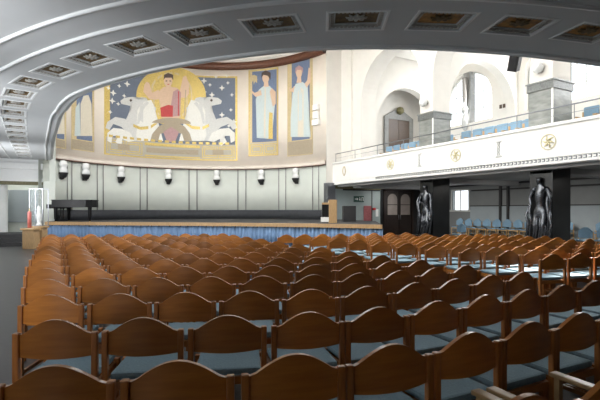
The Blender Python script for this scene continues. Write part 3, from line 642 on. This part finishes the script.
# grand piano
pu, pv = at(80, 20.9)
t = thing('grand_piano', 'black grand piano with closed lid on the stage', 'piano', (pu, pv, ZSt), -A)
out = [(-.95, -.75), (.2, -.74), (.62, -.70), (.85, -.55), (.95, -.3), (.93, -.08), (.78, .1), (.45, .22), (.1, .38), (-.15, .62), (-.4, .75), (-.95, .75)]
b = MB(); b.prism(out, .68, 1.0); b.build('case', M['black'], t)
b = MB(); b.prism([(x*1.02, y*1.02) for x, y in out], 1.0, 1.035); b.build('lid', M['black'], t)
b = MB(); b.box(-1.2, -.72, .62, -.95, .72, .70, bev=.01); b.box(-1.2, -.75, .62, -.95, -.66, .82, bev=.01); b.box(-1.2, .66, .62, -.95, .75, .82, bev=.01); b.build('keybed', M['black'], t)
b = MB(); b.box(-1.19, -.62, .70, -1.02, .62, .73); b.build('keyboard', M['signwhite'], t)
for x, y in ((-.85, -.58), (-.85, .58), (.6, -.25)):
    b = MB(); b.lathe([(.05, .02), (.05, .1), (.07, .14), (.09, .6), (.1, .68)], (x, y, 0), 10); l = b.build('leg', M['black'], t); b = MB(); b.lathe([(.04, 0), (.045, .02), (.03, .045)], (x, y, 0), 8); b.build('caster', M['gold'], l)
b = MB(); b.box(-.9, -.12, .12, -.84, -.09, .68); b.box(-.9, .09, .12, -.84, .12, .68); b.box(-.94, -.16, .05, -.8, .16, .12); b.build('pedal_lyre', M['black'], t)
# lectern on the stage
u_, v_ = at(329, 18.2); t = thing('lectern', 'pale wooden lectern with black front near right stage edge', 'lectern', (u_, v_, ZSt), -A)
b = MB(); b.box(-.02, -.22, .0, .32, .2, .98, bev=.015); b.build('side_panel', M['oak'], t)
b = MB(); b.box(-.3, -.2, .25, -.02, .2, .78, bev=.01); b.build('front_panel', M['black'], t)
b = MB(); b.box(-.34, -.22, .05, -.02, .2, .25, bev=.01); b.build('base', M['white'], t)
b = MB(); b.box(-.3, -.22, .78, -.02, .2, .86, bev=.01); b.build('reading_shelf', M['oak'], t)
b = MB(); b.tube([(-.15, 0, .86), (-.1, 0, 1.05), (.02, 0, 1.16)], .012, 6); b.build('microphone', M['metal'], t)
u_, v_ = at(349, 20.6); b = MB(); b.box(-.3, -.3, 0, .3, .3, .75, bev=.02); tag(b.build('stage_cabinet', M['matblack'], None, (u_, v_, ZSt), -A), 'black box standing behind the lectern on the stage', 'box')
# things on the wing wall
t = thing('exit_sign', 'dark green exit sign with white symbols behind the stage', 'sign', (15.12, VE, 2.02))
b = MB(); b.box(-.36, -.05, 0, .36, 0, .36, bev=.01); b.build('plate', M['signgreen'], t)
b = MB()
def bx2(x0, z0, x1, z1): b.box(x0, -.056, z0, x1, -.051, z1)
def tri(*pp): b.face([(x, -.056, z) for x, z in pp])
bx2(-.30, .16, -.16, .20); tri((-.16, .10), (-.06, .18), (-.16, .26))
b.bm.faces.ensure_lookup_table(); bx2(.03, .22, .08, .28); tri((0, .10), (.04, .10), (.09, .16), (.08, .21), (.03, .20)); tri((.05, .16), (.13, .08), (.10, .07)); tri((-.02, .19), (.12, .19), (.12, .165), (-.02, .165))
bx2(.18, .07, .21, .29); bx2(.29, .07, .32, .29); bx2(.21, .26, .29, .29)
b.build('symbols', M['signwhite'], t)
b = MB(); b.box(-.28, -.03, 0, .28, 0, 1.05, bev=.01); tag(b.build('poster', M['rose'], None, (15.75, VE-.03, .75)), 'rose coloured poster on the grey green wall', 'poster')
b = MB(); b.box(-.1, -.08, 0, .1, 0, .12, bev=.01); tag(b.build('alarm_box', M['redpaint'], None, (16.25, VE, 1.55)), 'small red alarm box on the grey green wall', 'alarm box')
b = MB(); b.box(-.1, -.01, 0, .1, 0, .45); tag(b.build('notice', M['signwhite'], None, (16.5, VE, 1.15)), 'white paper notice below the red alarm box', 'notice')
b = MB(); b.box(16.08, VE-.03, 0, 16.12, VE, 2.78); b.box(14.0, VE-.03, 2.7, 16.7, VE, 2.78); struct(b.build('door_3', M['matblack']), 'outline of a flush door')
# gallery extras: loudspeaker, notices, tied curtains
t = thing('loudspeaker', 'black loudspeaker hanging beside the nearer gallery pier', 'loudspeaker', (13.7, 9.75, 6.75), 0)
b = MB(); b.box(-.2, -.16, -.33, .2, .16, .33, bev=.02); o = b.build('cabinet', M['matblack'], t); o.rotation_euler = (.3, -.35, .3)
b = MB(); b.box(-.215, -.13, -.3, -.2, .13, .3); o = b.build('grille', M['black'], t); o.rotation_euler = (.3, -.35, .3)
b = MB(); b.tube([(0, -.1, .1), (.28, -.2, .3)], .02, 6); b.build('bracket', M['metal'], t)
for i, dz in enumerate((15.05, 14.85)):
    b = MB(); b.box(-.03, -.07, 0, 0, .07, .2); tag(b.build('wall_notice', M['doorbrown'], None, (UW, dz, 6.9)), ['left small brown plate on the gallery wall beside window', 'right small brown plate on the gallery wall'][i], 'wall plate', 'plates beside the gallery window')
for c, lb in ((17.3, 'pale knotted curtain at the centre post of the farther window'), (11.95, 'pale knotted curtain at the centre post of the nearer window')):
    t = thing('tied_curtain', lb, 'curtain', (UW-.12, c, 6.1))
    b = MB(); b.lathe([(.06, 0), (.16, .15), (.2, .5), (.13, .8), (.08, .95), (.17, 1.05), (.19, 1.25), (.1, 1.4), (.09, 1.6)], (0, 0, 0), 10); b.build('knotted_end', M['knot'], t)
    b = MB(); b.lathe([(.09, 1.6), (.14, 2.0), (.16, 3.0)], (0, 0, 0), 10); b.build('hanging_cloth', M['ledge'], t)
# aisle-end furniture
for px, Z, ww, hh, lb in ((31, 17.2, .55, .83, 'golden wooden pedestal beside the aisle, lower one'), (39, 17.9, .6, .89, 'golden wooden pedestal against the stage corner')):
    u_, v_ = at(px, Z); t = thing('wooden_pedestal', lb, 'pedestal', (u_, v_, 0), -A, 'golden wooden pedestals')
    b = MB(); b.box(-ww/2+.05, -.2, 0, ww/2-.05, .2, hh-.08, bev=.02); b.build('body', M['oak'], t); b = MB(); b.box(-ww/2, -.25, hh-.08, ww/2, .25, hh, bev=.02); b.build('top', M['lightwood'], t)
u_, v_ = at(26.5, 17.25); t = thing('pillar_candle', 'tall rose candle with pale flame on the lower pedestal', 'candle', (u_+.1, v_+.03, .83)); b = MB(); b.lathe([(.07, 0), (.07, .62), (.05, .66)], (0, 0, 0), 12); b.build('wax', M['candle'], t); b = MB(); b.lathe([(.02, .66), (.03, .72), (.005, .8)], (0, 0, 0), 8); b.build('wick', M['palegold'], t)
u_, v_ = at(39, 17.9); t = thing('display_case', 'clear glass display case with thin frame on the pedestal', 'display case', (u_, v_, .89), -A)
b = MB()
for x in (-.27, .27):
    for y in (-.2, .2): b.box(x-.012, y-.012, 0, x+.012, y+.012, 1.55)
for z in (0, 1.53):
    for y in (-.2, .2): b.box(-.27, y-.01, z, .27, y+.01, z+.02)
b.build('frame', M['metal'], t)
b = MB(); b.box(-.26, -.19, .022, .26, -.186, 1.53); b.build('glass_pane', M['glass'], t)
t2 = thing('figurine', 'white figurine standing inside the glass display case', 'figurine', (u_, v_, .91)); b = MB(); b.lathe([(.12, 0), (.1, .05), (.06, .1), (.09, .3), (.11, .45), (.05, .55), (.08, .65), (.06, .75), (.01, .8)], (0, 0, 0), 12); b.build('body', M['opal'], t2)

# ------------------------------------------------------------------ chairs
def backpanel(m, w_=.24, y=-.21, z0=.60, zs=.745, zp=.842, th=.026):
    b = MB(); n = 20; rows = [[], [], [], []]
    for i in range(n+1):
        x = -w_+2*w_*i/n; f = max(0, math.cos(PI/2*min(1, abs(x)/(w_*.86)))); top = zs+(zp-zs)*(f**1.0 if f > 0 else 0); bot = z0-.012*math.cos(PI*x/(2*w_)); c = -.035*(1-(x/w_)**2)
        for r, (yy, z) in enumerate(((c, bot), (c, top), (c+th, top), (c+th, bot))): rows[r].append((x, y+yy, z))
    b.grid(rows+[rows[0]], m, False)
    for e in (0, -1): b.face([r[e] for r in rows], m)
    bmesh.ops.remove_doubles(b.bm, verts=b.bm.verts, dist=.0005); return b
def make_chair(name, label, cat, mats, group, arms=False, bk={}):
    wood, post, cloth, back = mats
    t = thing(name, label, cat, (0, 0, 0), 0, group)
    backpanel(back, **bk).build('backrest', back, t)
    b = MB(); b.box(-.225, -.19, .415, .225, .24, .465, bev=.02); b.build('seat_cushion', cloth, t)
    b = MB(); b.box(-.235, .19, .36, .235, .215, .41); b.box(-.235, -.20, .36, .235, -.175, .41); b.box(-.245, -.18, .36, -.222, .2, .41); b.box(.222, -.18, .36, .245, .2, .41); b.build('seat_frame', wood, t)
    for x in (-.244, .244):
        b = MB(); b.box(x-.019, -.235, 0, x+.019, -.195, .757, bev=.008); b.build('rear_leg', post, t)
        b = MB(); b.box(x-.019, .19, 0, x+.019, .23, .44, bev=.006); b.build('front_leg', post, t)
        b = MB(); b.box(x-.01, -.2, .17, x+.01, .2, .2); b.build('stretcher', wood, t)
        if arms: b = MB(); b.box(x-.03, -.2, .62, x+.03, .24, .645, bev=.008); b.box(x-.015, .19, .44, x+.015, .22, .62); b.build('armrest', M['lightwood'], t)
    return t
W = (M['chairwood'], M['postwood'], M['cushion'], M['chairwood'])
proto = None; nch = 0; seen = {}
def place(u, v, rz, label, group):
    global proto, nch
    X_, Zc = u*CA-v*SA, depth(u, v)
    if Zc < .9 or abs(X_/Zc) > .698+.42/Zc: return False
    nch += 1
    if proto is None:
        proto = make_chair('wooden_chair', label, 'chair', W, group); proto.location = (u, v, 0); proto.rotation_euler.z = rz
    else:
        r = dup(proto, (u, v, 0), rz, label, group)
    return True
def rowZ(X, n):
    t_ = (X-.25-.12*(n-1))*3
    return 1.97+.82*(n-1)+.1*(X+1.12+.46*(n-1))+.42*math.log(1+math.exp(max(-30, min(30, t_))))/3
# left block: thirteen rows that bend gently, measured in camera-aligned plan axes
for n in range(1, 15):
    X = -1.12-.462*(n-1)-.04*min(4, max(0, n-2)); j = 0
    while True:
        Z = rowZ(X, n); d = .02; sl_ = (rowZ(X+d, n)-rowZ(X-d, n))/(2*d)
        u, v = hall(X, Z)
        if n > 2 and u > 4.95-.05*n: break
        if X > 3.0+.4*n and n < 3: break
        j += 1
        # chair faces away from the camera, perpendicular to its row
        ang = math.atan(sl_)-A
        jit = random.uniform(-.02, .02)
        # the row tables are measured at the backrests; chair origin sits .22 in front of them
        fx, fy = -math.sin(ang), math.cos(ang)
        place(u+fx*.22, v+fy*.22, ang+jit, 'brown wooden chair, %s from the left aisle in row %s counted from the camera' % (ordw(j), ['one', 'two', 'three', 'four', 'five', 'six', 'seven', 'eight', 'nine', 'ten', 'eleven', 'twelve', 'thirteen', 'fourteen'][n-1]), 'wooden chairs of the block beside the left aisle')
        X += (.55 if X < -.1 else .53)*math.cos(math.atan(sl_))
# right block: straight rows across the hall
rn = 0
for n in range(0, 11):
    v = 4.2+.7*n; u0 = 6.9-.135*n-(.0 if n else 0); j = 0; rn += 1
    for k in range(13):
        u = u0+.55*k
        if u > 11.6: break
        if u > 9.6 and v > 9.8: break
        j += 1
        place(u, v+.22-.2*(u-u0), -.2+random.uniform(-.03, .03), 'wooden chair beyond the sunlit cross aisle, %s from that aisle in its row %s' % (ordw(j), ['one', 'two', 'three', 'four', 'five', 'six', 'seven', 'eight', 'nine', 'ten', 'eleven'][n]), 'wooden chairs of the block beyond the sunlit aisle')
# nearest row: chairs with armrests at the lower right corner
pa = make_chair('wooden_armchair', 'wooden chair with light armrests, lowest in the picture below row one', 'chair', W, 'wooden chairs with armrests in the lower right corner', True)
pa.location = (1.55-.0, 1.06+.22, 0); pa.rotation_euler.z = -.05
dup(pa, (2.13, 1.02+.22, 0), -.05, 'wooden chair with light armrests in the lower right corner')
# blue chairs against the grey wall on a low platform
b = MB(); b.box(18.0, VR, 0, UW, 18.3, .15); struct(b.build('platform', M['floor']), 'low platform along the grey wall')
bl = make_chair('blue_chair', 'blue upholstered chair at the window end of the wall row', 'chair', (M['lightwood'], M['lightwood'], M['bluecloth'], M['bluecloth']), 'blue chairs along the grey wall', bk=dict(z0=.54, zs=.80, zp=.93, th=.04))
places = [17.3-.6*k for k in range(11)]+[9.9-.62*k for k in range(5)]
bl.location = (19.3, places[0], .15); bl.rotation_euler.z = PI/2
for k, v in enumerate(places[1:]):
    dup(bl, (19.3, v, .15), PI/2, 'blue chair against the grey wall, %s from the window end' % ordw(k+2))
for k, (px, Z) in enumerate(((583, 15.6), (602, 15.6), (459, 19.6))):
    u_, v_ = at(px, Z); u_ = min(u_, 18.45) if 0 else u_; dup(bl, (u_, v_, .0 if u_ < 17.8 else .15), PI/2+.1, ['blue chair set forward of the wall row, beside the nearer pillar', 'blue chair set forward of the wall row at the picture edge', 'blue chair beside the window, set forward of the wall'][k])
# gallery seats
gs = thing('theatre_seat', 'blue gallery seat nearest the far end door', 'theatre seat', (0, 0, 0), 0, 'blue seats on the gallery')
b = MB(); b.box(-.24, .16, .42, .24, .26, .95, bev=.04); b.build('backrest', M['bluecloth'], gs)
b = MB(); b.box(-.24, -.24, .36, .24, .2, .46, bev=.03); b.build('seat_cushion', M['bluecloth'], gs)
for x in (-.285, .285): b = MB(); b.box(x-.02, -.2, 0, x+.02, .28, .56); b.box(x-.03, -.24, .56, x+.03, .2, .6, bev=.01); b.box(x-.02, .2, .5, x+.02, .28, .8); b.build('armrest', M['lightwood'], gs)
gp = [(15.5, 18.9-.62*k) for k in range(7)]+[(15.5, 13.6-.62*k) for k in range(7)]+[(15.5, 8.3-.62*k) for k in range(3)]+[(16.5, 18.6-.62*k) for k in range(6)]+[(16.5, 13.3-.62*k) for k in range(6)]
gs.location = (*gp[0], 4.15); gs.rotation_euler.z = -PI/2
for k, (u_, v_) in enumerate(gp[1:]):
    z = 4.15 if u_ < 16 else 4.35
    bay = 'farthest arch' if v_ > 14.3 else 'middle arch' if v_ > 9 else 'nearest arch'; kk = [q for q in gp if q[0] == u_ and (q[1] > 14.3) == (v_ > 14.3) and (q[1] > 9) == (v_ > 9)].index((u_, v_))+1
    dup(gs, (u_, v_, z), -PI/2, 'blue gallery seat under the %s, %s from its far end, %s row' % (bay, ordw(kk), 'front' if u_ < 16 else 'back'))
b = MB(); b.box(16.1, VR, 4.15, UW, VE, 4.35); struct(b.build('gallery_tier', M['undergrey']))
print('CHAIRS', nch)
